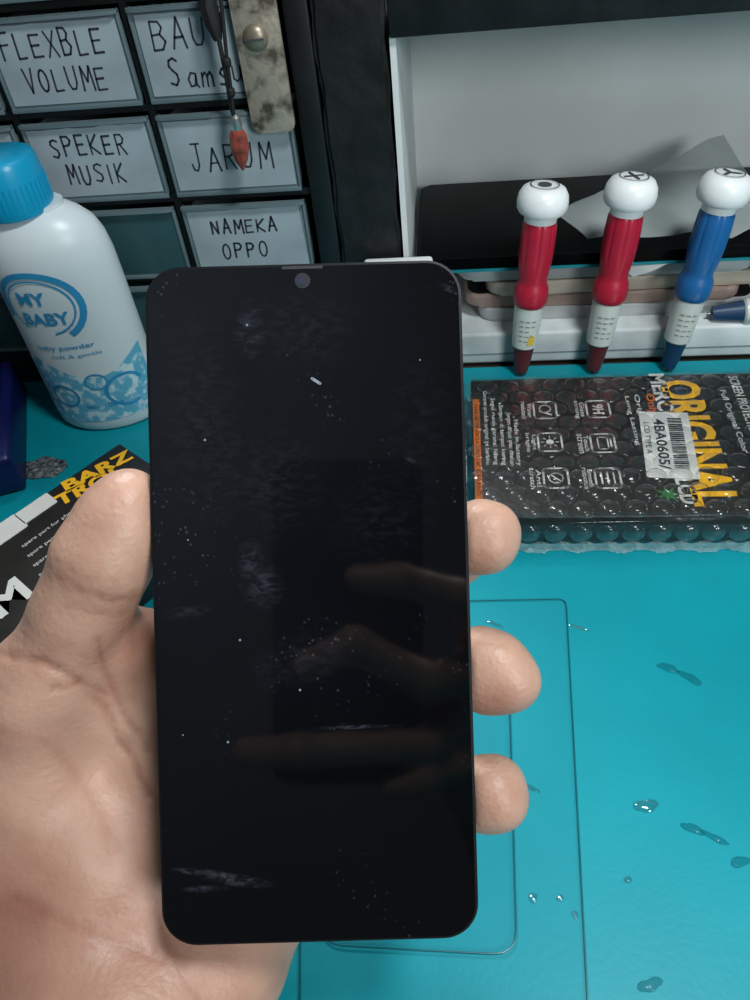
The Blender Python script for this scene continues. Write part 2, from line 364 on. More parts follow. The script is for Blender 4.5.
# ---------------------------------------------------------------- screwdrivers
capm=mat('white_cap',(240,243,243),.35,var=.02); markm=mat('mark_dark',(70,72,76),.5)
redm=mat('red_grip',(176,26,54),.35,var=.1); bluem=mat('blue_grip',(28,98,160),.35,var=.1)
steel=mat('steel',(150,150,155),.25,1.); slab=mat('driver_label',(200,210,204),.3,var=.06)
redt=mat('red_tip',(92,32,36),.4); bluet=mat('blue_tip',(28,60,95),.4)
yel=mat('yellow_print',(215,185,70),.5)
def driver(base,top,colm,tipm,mark,lab):
    ax=(top-base); L=ax.length; ax.normalize()
    xa=Vector((0,1,0)).cross(ax).normalized(); ya=ax.cross(xa)
    M=frame(xa,ya,ax,base)
    s=L/.1165
    e=empty('screwdriver',base,lab,'screwdriver','precision screwdrivers on the mat')
    b=MB(); b.lathe([(0.0008,0),(.0011,.002),(.0013,.012*s)],16,0,M); child(b,'driver_shaft',steel,e)
    b=MB(); b.lathe([(.0016,.002*s),(.0042,.003*s),(.0052,.010*s),(.0062,.019*s),(.0064,.020*s)],28,0,M); child(b,'driver_ferrule',tipm,e)
    b=MB(); b.lathe([(.0064,.020*s),(.0074,.021*s),(.0084,.045*s),(.0084,.0465*s)],28,0,M)
    for k in range(5):
        rr=.0086-.0002*(4-k)
        for q_ in range(3 if k!=2 else 2):
            a=-2.2+.42*q_; zz=(.026+.0032*k)*s
            q=[Vector((rr*math.cos(a+da),rr*math.sin(a+da),zz+dz)) for da,dz in ((0,0),(.3,0),(.3,.0007),(0,.0007))]
            b.add(q,[(0,1,2,3)],1,M)
    if mark==0:
        q=[Vector((.0081*math.cos(-1.5+da),.0081*math.sin(-1.5+da),.024*s+dz)) for da,dz in ((0,0),(.5,0),(.6,.005),(.1,.007))]; b.add(q,[(0,1,2,3)],2,M)
    child(b,'driver_label',[slab,mat('label_print',(130,145,140),.5),yel],e)
    b=MB(); prof=[(.0082,.0465*s),(.0092,.0475*s),(.0098,.0500*s),(.0099,.0540*s),(.0094,.0575*s),(.0082,.0600*s),(.0079,.0620*s),(.0083,.0650*s),(.0090,.070*s),(.0095,.076*s),(.0096,.086*s),(.0092,.093*s),(.0086,.0945*s)]
    n=48; vs=[];fs=[]
    for r,z in prof:
        for i in range(n):
            a=2*math.pi*i/n; rr=r*(1-.06*(math.cos(a*8)>.55)*(z>.066*s))
            vs.append((rr*math.cos(a),rr*math.sin(a),z))
    for j in range(len(prof)-1):
        for i in range(n): fs.append((j*n+i,j*n+(i+1)%n,(j+1)*n+(i+1)%n,(j+1)*n+i))
    fs.append(tuple(range(n))[::-1]); fs.append(tuple((len(prof)-1)*n+i for i in range(n)))
    b.add(vs,fs,0,M); child(b,'driver_grip',colm,e)
    b=MB(); b.lathe([(.0062,.0942*s),(.0086,.0945*s),(.0090,.0975*s),(.0095,.0985*s),(.0122,.0995*s),(.0134,.1015*s),(.0136,.1050*s),(.0130,.1085*s),(.0112,.1115*s),(.0088,.1128*s),(.0080,.1130*s),(.0001,.1130*s)],40,0,M)
    M2=M@Matrix.Translation((0,0,.1135*s))@Matrix.Rotation(.3,4,'Z')
    b.ribbon(circ(.0074,24)+[(.0074,0)],.0006,1,M2)
    if mark==0: b.prism(circ(.0036,20),-.001,.0,1,M2)
    elif mark==1:
        b.ribbon([(-.0050,0),(.0050,0)],.0016,1,M2); b.ribbon([(0,-.0050),(0,.0050)],.0016,1,M2)
    else:
        for a in (90,210,330): b.ribbon([(0,0),(.0052*math.cos(math.radians(a)),.0052*math.sin(math.radians(a)))],.0017,1,M2)
    child(b,'driver_cap',[capm,markm],e)
driver(Vector((.037,.393,0)),Vector((.0455,.405,.117)),redm,redt,0,'red precision screwdriver with white swivel cap and round mark')
driver(Vector((.0805,.393,0)),Vector((.0905,.405,.119)),redm,redt,1,'red precision screwdriver with white swivel cap and cross mark')
driver(Vector((.1245,.393,0)),Vector((.138,.405,.118)),bluem,bluet,2,'blue precision screwdriver with white swivel cap, standing beside red ones')
driver(Vector((.146,.4115,.0265)),Vector((.262,.408,.0355)),bluem,bluet,1,'blue precision screwdriver lying on the white board')

# ---------------------------------------------------------------- LCD packages
boxm=mat('charcoal_print',(33,30,27),.45,var=.2,vscale=60)
yelm=mat('yellow_ink',(248,186,26),.45,var=.04); whm=mat('white_ink',(215,215,210),.5,var=.04); orm=mat('orange_ink',(205,105,35),.5); grn=mat('green_ink',(60,120,70),.5); stk=mat('sticker_white',(226,226,220),.45,var=.03)
wrapm=clear_mat('bubble_film',(215,218,220),.02,.30,.2,bump=.35,bscale=70,blend=.30,glossy=True)
domem=clear_mat('bubble_dome',(215,215,215),.015,.65,.18,blend=.45,glossy=True,bump=.15,bscale=300)
ZT=.020
pk=empty('screen_package',(.095,.309,0),'black boxed replacement screen sealed in bubble wrap beside the screwdrivers','package')
b=MB(); X0,X1,Y0,Y1=.006,.188,.255,.363
b.box((X0,Y0,.001),(X1,Y1,ZT),bev=.0015)
Z1=ZT+.0003
DN=Vector((0,-1,0)); RT=Vector((1,0,0)); UPV=Vector((0,0,1))
def T(s,px,py,L,H,mt,bold=0.):
    c=onz(px,py,Z1); M=frame(DN,RT,UPV,Vector((c.x,c.y,Z1)))
    b.text(s,0,0,L,H,mt,M,bold)
T('ORIGINAL',696,438,.096,.0215,1,.035)
T('MERCUR',664,402,.050,.0085,2,.03)
T('Original',640,412,.030,.0035,2,.01); T('Long Lasting',632,420,.040,.003,2,.01)
T('LCD',687,491,.017,.0085,2,.03); T('Only',651,404,.018,.006,3,.03)
T('SCREEN PROTECTION',744,405,.050,.005,2,.02); T('Full Original Color',733,420,.05,.004,2,.01)
for k,(t,x) in enumerate([('Garansi produk original ini berlaku',486),('Segel rusak garansi hilang',494),('Simpan di tempat kering',502),('Jangan dilipat atau ditekan',510),('Made in factory',517)]):
    T(t,x,426+4*k,.060-.006*k,.0030,2,.01)
b.box((X0+.001,.265,ZT),(X0+.0045,.345,Z1),3)
M=frame(DN,RT,UPV,Vector((X0+.0027,.305,Z1+.0001))); b.text('HARAP PERIKSA UNTUK GARANSI',0,0,.070,.0022,0,M)
for k,(px,py) in enumerate([(545,410),(598,409),(550,442),(603,443),(556,478),(608,478)]):
    c=onz(px,py,Z1); M=frame(DN,RT,UPV,Vector((c.x,c.y,Z1)))
    o=rrect(.014,.012,.002,4); b.ribbon(o+[o[0]],.0010,2,M)
    if k==1: b.text('9H',0,0,.008,.006,2,M,.03)
    elif k==0: b.ribbon(circ(.003,12,-.001,0)+[(.002,0)],.0008,2,M); b.ribbon([(.001,-.003),(.004,.003)],.0012,2,M)
    elif k==2: 
        b.prism(circ(.002,12),0,.0001,2,M)
        for a in range(8): b.ribbon([(.003*math.cos(a*.785),.003*math.sin(a*.785)),(.0045*math.cos(a*.785),.0045*math.sin(a*.785))],.0006,2,M)
    elif k==3: o=rrect(.009,.005,.001,3); b.ribbon(o+[o[0]],.0007,2,M); b.ribbon([(-.003,.004),(.003,.004)],.001,2,M)
    elif k==4: b.ribbon(circ(.0035,14)+[(.0035,0)],.0007,2,M); b.ribbon([(-.0025,-.0025),(.0025,.0025)],.0007,2,M)
    else:
        for q in (-.003,0,.003): b.ribbon([(-.004,q),(.004,q)],.0009,2,M)
    Mt=frame(DN,RT,UPV,Vector((c.x-.0095,c.y,Z1)))
    b.text(['Water','Glass','Light','Touch','Anti','Smooth'][k],0,.0012,.012,.0025,2,Mt,.01); b.text(['resistant','strong','bright','screen','scratch','response'][k],0,-.0020,.015,.0025,2,Mt,.01)
c=onz(668,494,Z1)
for a in range(7):
    M=Matrix.Translation((c.x,c.y,Z1))@Matrix.Rotation(a*.9,4,'Z'); b.prism([(0,0),(.0025,.001),(.006,0),(.0025,-.001)],0,.0001,4,M)
c=onz(668,444,Z1+.0003); Ms=frame(DN,RT,UPV,Vector((c.x,c.y,Z1+.0003)))@Matrix.Rotation(-.08,4,'Z')
b.prism(rrect(.050,.025,.001,3),0,.0002,5,Ms)
Mt=Ms@Matrix.Translation((0,0,.0004))
x=-.020
while x<.018:
    w=random.choice([.0004,.0007,.0011]); b.box((x,.0015,0),(x+w,.0085,.0001),0,Mt); x+=w+random.choice([.0005,.0008])
b.text('4BA0605/',0,-.003,.038,.0055,0,Mt,.02); b.text('LCD TYPE A',-.004,-.0095,.024,.0028,0,Mt)
child(b,'printed_box',[boxm,yelm,whm,orm,grn,stk],pk,ang=30)
b=MB()
bm=bmesh.new(); bmesh.ops.create_cube(bm,size=1)
for v in bm.verts: v.co=Vector([ (X0+X1)/2+v.co.x*(X1-X0+.008),(Y0+Y1)/2+v.co.y*(Y1-Y0+.006),.0115+v.co.z*.0210])
bmesh.ops.bevel(bm,geom=bm.edges[:],offset=.004,segments=3,affect='EDGES')
b.addbm(bm)
def dome(c,r,h,U,V,Nn):
    vs=[];fs=[];n=18;rings=6
    for j in range(rings):
        a=j/(rings-1)*math.pi/2*.98
        for i in range(n):
            t=2*math.pi*i/n; rr=r*math.cos(a)**.7 if j<rings-1 else r*.05
            vs.append(c+U*rr*math.cos(t)+V*rr*math.sin(t)+Nn*h*math.sin(a))
    for j in range(rings-1):
        for i in range(n): fs.append((j*n+i,j*n+(i+1)%n,(j+1)*n+(i+1)%n,(j+1)*n+i))
    b.add(vs,fs,2)
sp=.0122; row=0; y=Y0+.003
while y<Y1:
    x=X0+.003+(row%2)*sp/2
    while x<X1:
        fl=1.1 if y<Y0+.030 else random.choice([.12,.2,.3])
        dome(Vector((x+random.uniform(-.0006,.0006),y+random.uniform(-.0006,.0006),.0220)),.0056,.0032*fl,Vector((1,0,0)),Vector((0,1,0)),Vector((0,0,1)))
        x+=sp
    y+=sp*.87; row+=1
x=X0+.002
while x<X1:
    dome(Vector((x,Y0-.003,.0125)),.0055,.003,Vector((1,0,0)),Vector((0,0,1)),Vector((0,-1,0))); x+=sp
vs=[];fs=[];n=120
for i in range(n+1):
    x=X0-.004+(X1-X0+.008)*i/n
    vs+= [Vector((x,Y0-.002,.004+.001*math.sin(i*.9))),Vector((x,Y0-.0040,.0012+.0012*abs(math.sin(i*.7)))),Vector((x,Y0-.0052+.001*math.sin(i*.5)+random.uniform(-.0007,.0007),.0004+.001*abs(math.sin(i*1.3))))]
for i in range(n):
    a=i*3; fs+=[(a,a+1,a+4,a+3),(a+1,a+2,a+5,a+4)]
b.add(vs,fs,1)
skm=clear_mat('wrap_edge',(190,196,194),.2,.8,.2,bump=.6,bscale=200)
child(b,'bubble_wrap',[wrapm,skm,domem],pk,label='clear bubble wrap',ang=60)

# second package under the hand
A=Vector((-.192,.317,0)); d1=Vector((-.6,-.8,0)); d2=Vector((.8,-.6,0))
M=frame(-d1,-d2,Vector((0,0,1)),A)
b=MB(); b.box((-.18,-.09,.0005),(0,0,.018),bev=.0012,M=M)
zz=.0183
def L2(px,py): 
    p=onz(px,py,zz); return M.inverted()@p
def T2(s,px,py,L,H,mt,bold=0,rot=0):
    p=L2(px,py); b.text(s,0,0,L,H,mt,M@Matrix.Translation((p.x,p.y,zz))@Matrix.Rotation(rot,4,'Z'),bold)
T2('BARZ',98,470,.040,.0095,1,.04,-.22); T2('TROI',86,487,.034,.0095,1,.04,-.22)
T2('M',8,597,.018,.018,2,.03)
p=L2(36,508); b.prism(rrect(.020,.011,.001,3),0,.0003,2,M@Matrix.Translation((p.x,p.y,.018)))
p=L2(6,530); b.prism(rrect(.018,.014,.001,3),0,.0003,2,M@Matrix.Translation((p.x,p.y,.018)))
for k in range(4): T2('spare part for phone screen',60+6*k,520+9*k,.045,.003,2,0)
b.obj('screen_box',[boxm,yelm,whm],loc=A,label='black printed spare screen box with yellow lettering under the hand',category='box',ang=30)

# navy box
e1=Vector((-.363,.932,0)).normalized(); p1=Vector((-.932,-.363,0)).normalized(); O=Vector((-.247,.298,0))
navy=mat('navy_plastic',(14,24,84),.4,var=.15)
b=MB(); M=frame(-p1,e1,Vector((0,0,1)),O); b.box((-.09,0,0),(0,.10,.026),bev=.003,seg=3,M=M); b.box((-.084,.006,.0255),(-.006,.094,.029),1,bev=.0015,M=M)
b.obj('navy_case',[navy,mat('navy_lid',(10,18,60),.35)],loc=O,label='navy blue plastic case beside the powder bottle',category='case')
bm=bmesh.new(); bmesh.ops.create_icosphere(bm,subdivisions=5,radius=1)
for v in bm.verts:
    c=v.co; k=1+.06*math.sin(6*c.x+3*c.y)+.04*math.sin(13*c.y+5*c.z)
    v.co=Vector((c.x*.014*k,c.y*.009*k,max(0,c.z*.0025*k*(1+.2*math.sin(14*c.x)*math.sin(11*c.y)))))
b=MB(); b.addbm(bm); o=b.obj('foil_scrap',mat('foil',(110,118,120),.5,.2,var=.5,vscale=450,bump=.8,bscale=600),label='crumpled grey foil scrap between box and case',category='foil',ang=60); o.location=onz(44,468,.0002)

# ---------------------------------------------------------------- powder bottle
BC=Vector((-.2165,.370,0))
bt=empty('powder_bottle',BC,'white baby powder bottle with blue cap and blue print','bottle')
bw=mat('bottle_white',(216,226,229),.35,var=.02); bc=mat('cap_blue',(16,150,192),.3,var=.05); bp=mat('print_blue',(50,150,200),.4,var=.1); bl=mat('print_lightblue',(100,178,206),.4,col2=(205,228,235),vscale=180,thr=(.40,.52))
a0,b0=.0355,.0245
M=Matrix.Translation(BC)@Matrix.Rotation(math.radians(8),4,'Z')@Matrix.Scale(.945,4)
prof=[(.80,0),(.93,.0015),(.99,.005),(1.0,.012),(1.0,.095),(.99,.112),(.95,.122),(.86,.130),(.70,.136),(.56,.1395),(.50,.1405),(.50,.143)]
b=MB(); b.lathe([(r*a0,z) for r,z in prof],56,0,M,1,b0/a0); child(b,'bottle_body',bw,bt)
Mc=M@Matrix.Translation((-.006,0,0))
b=MB(); b.lathe([(.0165,.1405),(.0185,.141),(.0190,.1425),(.0188,.152),(.0185,.166),(.0174,.1685),(.015,.1697),(.0001,.170)],40,0,Mc)
for i in range(40):
    a=2*math.pi*i/40; b.box((.0183,-.0004,.144),(.0192,.0004,.158),0,Mc@Matrix.Rotation(a,4,'Z'))
child(b,'bottle_cap',bc,bt)
def onb(v,off=.0004):
    th=v.x/.030
    return Vector(((a0+off)*math.sin(th),-(b0+off)*math.cos(th),v.y))
b=MB()
def arc(cx,cy,r0,r1,a0_,a1,n=24,mt=0,off=.0005):
    vs=[];fs=[]
    for i in range(n+1):
        a=math.radians(a0_+(a1-a0_)*i/n)
        for k in range(3):
            r=r0+(r1-r0)*k/2; vs.append(onb(Vector((cx+r*math.cos(a),cy+r*math.sin(a),0)),off))
    for i in range(n):
        for k in range(2): fs.append((i*3+k,(i+1)*3+k,(i+1)*3+k+1,i*3+k+1))
    b.add(vs,fs,mt,M)
arc(-.008,.093,.019,.0225,-60,200); arc(-.008,.093,.0165,.0175,-80,230)
b.text('MY',-.010,.099,.015,.008,0,M,.03,fn=lambda v:onb(v,.0005)); b.text('BABY',-.007,.086,.024,.008,0,M,.03,fn=lambda v:onb(v,.0005))
b.text('baby powder',-.004,.066,.03,.004,0,M,.01,fn=lambda v:onb(v,.0005)); b.text('soft & gentle',.0,.060,.026,.003,0,M,0,fn=lambda v:onb(v,.0005))
n=40; vs=[];fs=[]
for i in range(n+1):
    x=-.036+.072*i/n
    top=.050+.007*math.sin(i*.16+1)
    for k in range(5): vs.append(onb(Vector((x,.010+(top-.010)*k/4,0)),.0003))
for i in range(n):
    for k in range(4): fs.append((i*5+k,(i+1)*5+k,(i+1)*5+k+1,i*5+k+1))
b.add(vs,fs,1,M)
arc(.018,.030,.010,.012,20,300); arc(-.016,.030,.007,.0085,0,360); arc(.004,.040,.005,.006,0,360)
b.text('talc 100 g',.004,.022,.02,.004,0,M,.01,fn=lambda v:onb(v,.0006))
child(b,'bottle_print',[bp,bl],bt,label='blue printed logo and waves')

# ---------------------------------------------------------------- hasp + charm
worn=mat('worn_metal',(170,160,144),.42,.35,col2=(86,78,68),vscale=130,thr=(.36,.52),bump=.6,bscale=250)
hp=empty('metal_hasp',(-.09,.394,.155),'worn steel hasp plate screwed in front of the drawer cabinet','hasp')
b=MB(); Mh=frame(Vector((1,0,0)),Vector((0,0,1)),Vector((0,-1,0)),Vector((-.0890,.392,.2035)))
b.prism(rrect(.0210,.100,.004,5),-.001,.001,0,Mh,bev=.0004)
b.prism([(-.010,.02),(-.0125,.024),(-.0125,.044),(-.010,.048)],-.002,.0022,0,Mh,bev=.0004)
child(b,'hasp_plate',worn,hp)
b=MB(); ps=ony(255,39,.389)
Ms=frame(Vector((1,0,0)),Vector((0,0,1)),Vector((0,-1,0)),Vector((ps.x,.3915,ps.z)))
b.lathe([(.0058,0),(.0058,.0008),(.0050,.0024),(.0030,.0036),(.0001,.0041)],24,0,Ms); b.box((-.0042,-.0004,.0036),(.0042,.0004,.0043),1,Ms)
child(b,'hasp_screw',[mat('screw_steel',(160,148,130),.4,.6),markm],hp)
ch=empty('hanging_charm',ony(235,130,.385),'red stone charm hanging on a black cord from the hasp','charm')
cord=mat('black_cord',(18,18,20),.7)
b=MB()
b.tube([ony(206,-40,.386),ony(210,0,.385),ony(219,40,.384),ony(226,75,.384),ony(231,105,.384),ony(235,120,.384)],.0011,8)
b.tube([ony(222,-40,.386),ony(221,0,.3835),ony(224,30,.383),ony(227,60,.383),ony(231,90,.383),ony(234,118,.383)],.0009,8)
for pp in ((227,62),(231,92)): 
    q=ony(*pp,.3835); b.lathe([(.0008,-.0025),(.002,-.001),(.002,.001),(.0008,.0025)],12,0,Matrix.Translation(q))
b.tube([ony(206,-30,.386),ony(208,5,.386),ony(213,22,.385),ony(218,40,.385)],[.003,.0042,.0042,.002],8)
child(b,'charm_cord',cord,ch)
def lt(prof,px0,px1,m,name):
    p0=ony(px0[0],px0[1],.3835);p1=ony(px1[0],px1[1],.3835); ax=(p1-p0); L=ax.length; ax.normalize(); xa=Vector((0,1,0)).cross(ax).normalized()
    q=MB(); q.lathe([(r,z*L) for r,z in prof],10,0,frame(xa,ax.cross(xa),ax,p0)); child(q,name,m,ch,ang=20)
lt([(.0008,0),(.0024,.2),(.003,.6),(.0026,1)],(234,114),(237,130),mat('charm_metal',(190,190,185),.3,.9),'charm_cap')
lt([(.0026,0),(.0044,.15),(.0048,.45),(.0032,.75),(.0006,1)],(237,129),(243,170),mat('charm_stone',(175,78,58),.25,col2=(95,50,45),vscale=250),'charm_stone')

# ---------------------------------------------------------------- held phone
DP=.19
pc=pix(311.5,603,DP)
ca=math.radians(1.6)
cx=R@Vector((math.cos(ca),math.sin(ca),0)); cy=R@Vector((-math.sin(ca),math.cos(ca),0)); cz=R@Vector((0,0,1))
MP=frame(cx,cy,cz,pc)
PW,PH,PT=.0772,.1655,.0082
ph=bpy.data.objects.new('smartphone',None); scene.collection.objects.link(ph); ph.matrix_world=MP; ph.empty_display_size=.01
ph['label']='black smartphone with dark smudged screen held upright in a hand'; ph['category']='smartphone'
def pchild(mb,name,m,**k):
    o=mb.obj(name,m,**k); o.parent=ph; return o
bodym=mat('phone_frame',(26,27,30),.3,.3,var=.1)
sm=bpy.data.materials.new('screen_glass'); sm.use_nodes=True; nt=sm.node_tree; pb=nt.nodes['Principled BSDF']
tc=nt.nodes.new('ShaderNodeTexCoord')
def noise(scale,det=4,vec=None,dist=0):
    n=nt.nodes.new('ShaderNodeTexNoise'); n.inputs['Scale'].default_value=scale; n.inputs['Detail'].default_value=det; n.inputs['Distortion'].default_value=dist
    nt.links.new(vec or tc.outputs['Object'],n.inputs['Vector']); return n.outputs['Fac']
def mr(v,a,b_,c,d):
    n=nt.nodes.new('ShaderNodeMapRange'); n.inputs['From Min'].default_value=a;n.inputs['From Max'].default_value=b_;n.inputs['To Min'].default_value=c;n.inputs['To Max'].default_value=d
    nt.links.new(v,n.inputs['Value']); return n.outputs['Result']
def mth(op,a,b_):
    n=nt.nodes.new('ShaderNodeMath'); n.operation=op
    for i,q in enumerate((a,b_)):
        if isinstance(q,(int,float)): n.inputs[i].default_value=q
        else: nt.links.new(q,n.inputs[i])
    return n.outputs[0]
MPi=MP.inverted()
def lp_(px,py):
    q=MPi@pix(px,py,DP); return (q.x,q.y)
vo=nt.nodes.new('ShaderNodeTexVoronoi'); vo.inputs['Scale'].default_value=520; nt.links.new(tc.outputs['Object'],vo.inputs['Vector'])
specks=mth('MULTIPLY',mr(vo.outputs['Distance'],.10,.22,1,0),mr(noise(30,3),.54,.68,0,1))
total=None
for (qx,qy,L_,W_,a_,st) in [(262,585,24,28,.2,.065),(250,560,16,24,0,.055),(185,612,30,7,.1,.05),(250,330,18,34,0,.05),(235,880,42,7,-.15,.16),(200,872,34,4,-.1,.12),(205,889,26,4,0,.12),(300,660,60,30,.3,.022),(270,480,70,70,0,.018),(200,420,50,130,0,.018),(300,330,70,50,0,.018),(355,727,56,2.5,.02,.12),(450,289,16,4,-.4,.12),(380,520,60,60,0,.012),(420,420,40,90,0,.010)]:
    x_,y_=lp_(qx,qy); k_=.2436e-3
    m_=nt.nodes.new('ShaderNodeMapping'); m_.vector_type='TEXTURE'; m_.inputs['Location'].default_value=(x_,y_,0); m_.inputs['Rotation'].default_value=(0,0,a_); m_.inputs['Scale'].default_value=(L_*k_,W_*k_,1)
    nt.links.new(tc.outputs['Object'],m_.inputs['Vector'])
    ln=nt.nodes.new('ShaderNodeVectorMath'); ln.operation='LENGTH'; nt.links.new(m_.outputs[0],ln.inputs[0])
    v_=mr(ln.outputs['Value'],.1,1.0,st,0)
    total=v_ if total is None else mth('ADD',total,v_)
mp=nt.nodes.new('ShaderNodeMapping'); mp.inputs['Scale'].default_value=(1,2.2,1); mp.inputs['Rotation'].default_value=(0,0,.3); nt.links.new(tc.outputs['Object'],mp.inputs['Vector'])
grain=mr(noise(300,8,mp.outputs[0],.8),.44,.66,.08,1)
smear=mth('MULTIPLY',total,grain)
sx=nt.nodes.new('ShaderNodeSeparateXYZ'); nt.links.new(tc.outputs['Object'],sx.inputs[0])
grad=mth('MULTIPLY',mr(sx.outputs['Y'],-.07,.07,.1,1),mr(sx.outputs['X'],.04,-.035,.15,1))
haze=mth('MULTIPLY',grad,mr(noise(18,5),.3,.7,.6,1))  # dusty navy reflection painted into the glass colour, strongest upper left
fac=mth('ADD',mth('MULTIPLY',specks,.12),mth('ADD',smear,mth('MULTIPLY',haze,.030)))
mx=nt.nodes.new('ShaderNodeMix'); mx.data_type='RGBA'; mx.inputs[6].default_value=(.0012,.0013,.0020,1); mx.inputs[7].default_value=(.36,.40,.52,1)
nt.links.new(fac,mx.inputs[0]); nt.links.new(mx.outputs[2],pb.inputs['Base Color'])
pb.inputs['Roughness'].default_value=.05; pb.inputs['IOR'].default_value=1.5
b=MB(); b.prism(rrect(PW,PH,.0085,10),-PT,-.0004,0,None,bev=.0016); pchild(b,'phone_frame',bodym)
b=MB(); b.prism(rrect(PW-.0014,PH-.0014,.0078,10),-.0010,.0,0,None,bev=.0003)
spk=mat('dust_speck',(130,140,152),.6)
Mz=Matrix.Translation((0,0,.00006))
b.ribbon([lp_(312,378.5),lp_(320,383.5)],.0007,1,Mz)
for q in [(188,540),(228,742),(240,640),(183,735),(247,325),(205,440),(420,360),(300,690)]:
    x_,y_=lp_(*q); b.prism(circ(random.choice([.0002,.0003]),7,x_,y_),.00003,.00006,1)
pchild(b,'phone_screen',[sm,spk])
b=MB(); b.prism(circ(.0019,20,0,PH/2-.0042),.0,.00008,0); b.prism(circ(.0012,20,0,PH/2-.0042),.00008,.00014,1)
pchild(b,'front_camera',[mat('cam_ring',(16,19,27),.4),mat('cam_lens',(46,52,66),.25)])
b=MB(); b.prism(rrect(.010,.0007,.0003,3,0,PH/2-.0010),-.0001,.0001,0); pchild(b,'earpiece',mat('earpiece',(40,42,46),.6))

# ---------------------------------------------------------------- hands by distance field
def surface_nets(Sd,org,h):
    ins=Sd<0
    c=[ins[i:Sd.shape[0]-1+i,j:Sd.shape[1]-1+j,k:Sd.shape[2]-1+k] for i in (0,1) for j in (0,1) for k in (0,1)]
    an=np.logical_or.reduce(c); al=np.logical_and.reduce(c); act=an&~al
    idx=np.argwhere(act); ids=-np.ones(act.shape,dtype=np.int64); ids[act]=np.arange(len(idx))
    acc=np.zeros((len(idx),3)); cnt=np.zeros(len(idx))
    cor=[(i,j,k) for i in (0,1) for j in (0,1) for k in (0,1)]
    for a in cor:
        for ax in range(3):
            if a[ax]==0:
                bb=list(a); bb[ax]=1
                sa=Sd[idx[:,0]+a[0],idx[:,1]+a[1],idx[:,2]+a[2]]; sb=Sd[idx[:,0]+bb[0],idx[:,1]+bb[1],idx[:,2]+bb[2]]
                m=(sa<0)!=(sb<0); t=np.where(m,sa/np.where(m,sa-sb,1),0)
                p=np.tile(np.array(a,float),(len(idx),1)); p[:,ax]+=t
                acc[m]+=p[m]; cnt[m]+=1
    V=(idx+acc/cnt[:,None])*h+org
    Fs=[]
    for ax in range(3):
        u,w=(ax+1)%3,(ax+2)%3
        sl0=[slice(None)]*3; sl1=[slice(None)]*3; sl0[ax]=slice(0,-1); sl1[ax]=slice(1,None)
        A0=ins[tuple(sl0)]; A1=ins[tuple(sl1)]
        e=np.argwhere(A0!=A1)
        ok=(e[:,u]>0)&(e[:,w]>0)&(e[:,u]<ids.shape[u])&(e[:,w]<ids.shape[w]); e=e[ok]
        flip=~A0[e[:,0],e[:,1],e[:,2]]
        q=[]
        for du,dw in ((-1,-1),(0,-1),(0,0),(-1,0)):
            g=e.copy(); g[:,u]+=du; g[:,w]+=dw; q.append(ids[g[:,0],g[:,1],g[:,2]])
        q=np.stack(q,1); q[flip]=q[flip][:,::-1]; Fs.append(q)
    return V,np.concatenate(Fs)
def C(px,py,d): return np.array([(px-375)/F*d,(500-py)/F*d,-d])
def build_hand(groups,h,boxes=(),pad=.006):
    pts=np.array([p for g in groups for p,_ in g[0]]); rs=max(r for g in groups for _,r in g[0])
    lo=pts.min(0)-rs-pad; hi=pts.max(0)+rs+pad
    n=np.ceil((hi-lo)/h).astype(int)+1
    ax=[lo[i]+np.arange(n[i])*h for i in range(3)]
    P=np.stack(np.meshgrid(*ax,indexing='ij'),-1).astype(np.float32)
    D=None
    def smin(a,b_,k):
        hh=np.maximum(k-np.abs(a-b_),0)/k; return np.minimum(a,b_)-hh*hh*k*.25
    for ch_,kc,kj in groups:
        d=None
        for (p,r),(q,r2) in zip(ch_[:-1],ch_[1:]):
            ba=(q-p).astype(np.float32); pa=P-p.astype(np.float32)
            t=np.clip((pa@ba)/(ba@ba),0,1); dd=np.sqrt(((pa-t[...,None]*ba)**2).sum(-1))-(r+(r2-r)*t)
            d=dd if d is None else smin(d,dd,kc)
        D=d if D is None else smin(D,d,kj)
    D=D+(.00025*np.sin(P[...,0]*240+P[...,1]*120)*np.sin(P[...,1]*200-P[...,2]*150)).astype(np.float32)
    for (c,Rx,hw) in boxes:
        L=(P-c.astype(np.float32))@Rx.astype(np.float32)
        q=np.abs(L)-np.array(hw,dtype=np.float32)
        bd=np.sqrt((np.maximum(q,0)**2).sum(-1))+np.minimum(q.max(-1),0)
        a=D; bb=-bd; kk=.002
        hh=np.maximum(kk-np.abs(a-bb),0)/kk; D=np.maximum(a,bb)+hh*hh*kk*.25
    return surface_nets(D.astype(np.float64),lo,h)
sk=mat('skin',(210,168,146),.42,var=.08,vscale=45,bump=.28,bscale=600,spec=.45,sss=.18)
nt=sk.node_tree; pb=nt.nodes['Principled BSDF']
src=pb.inputs['Base Color'].links[0].from_socket
at=nt.nodes.new('ShaderNodeAttribute'); at.attribute_name='tint'
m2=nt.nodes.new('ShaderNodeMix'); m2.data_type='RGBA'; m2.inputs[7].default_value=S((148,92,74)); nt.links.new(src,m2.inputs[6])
tcs=nt.nodes.new('ShaderNodeTexCoord'); nz=nt.nodes.new('ShaderNodeTexNoise'); nz.inputs['Scale'].default_value=60; nz.inputs['Detail'].default_value=4; nt.links.new(tcs.outputs['Object'],nz.inputs['Vector'])
mrz=nt.nodes.new('ShaderNodeMapRange'); mrz.inputs['From Min'].default_value=.42; mrz.inputs['From Max'].default_value=.78; mrz.inputs['To Max'].default_value=.28; nt.links.new(nz.outputs['Fac'],mrz.inputs['Value'])
ad=nt.nodes.new('ShaderNodeMath'); ad.operation='ADD'; ad.use_clamp=True; nt.links.new(mrz.outputs['Result'],ad.inputs[0]); nt.links.new(at.outputs['Fac'],ad.inputs[1])
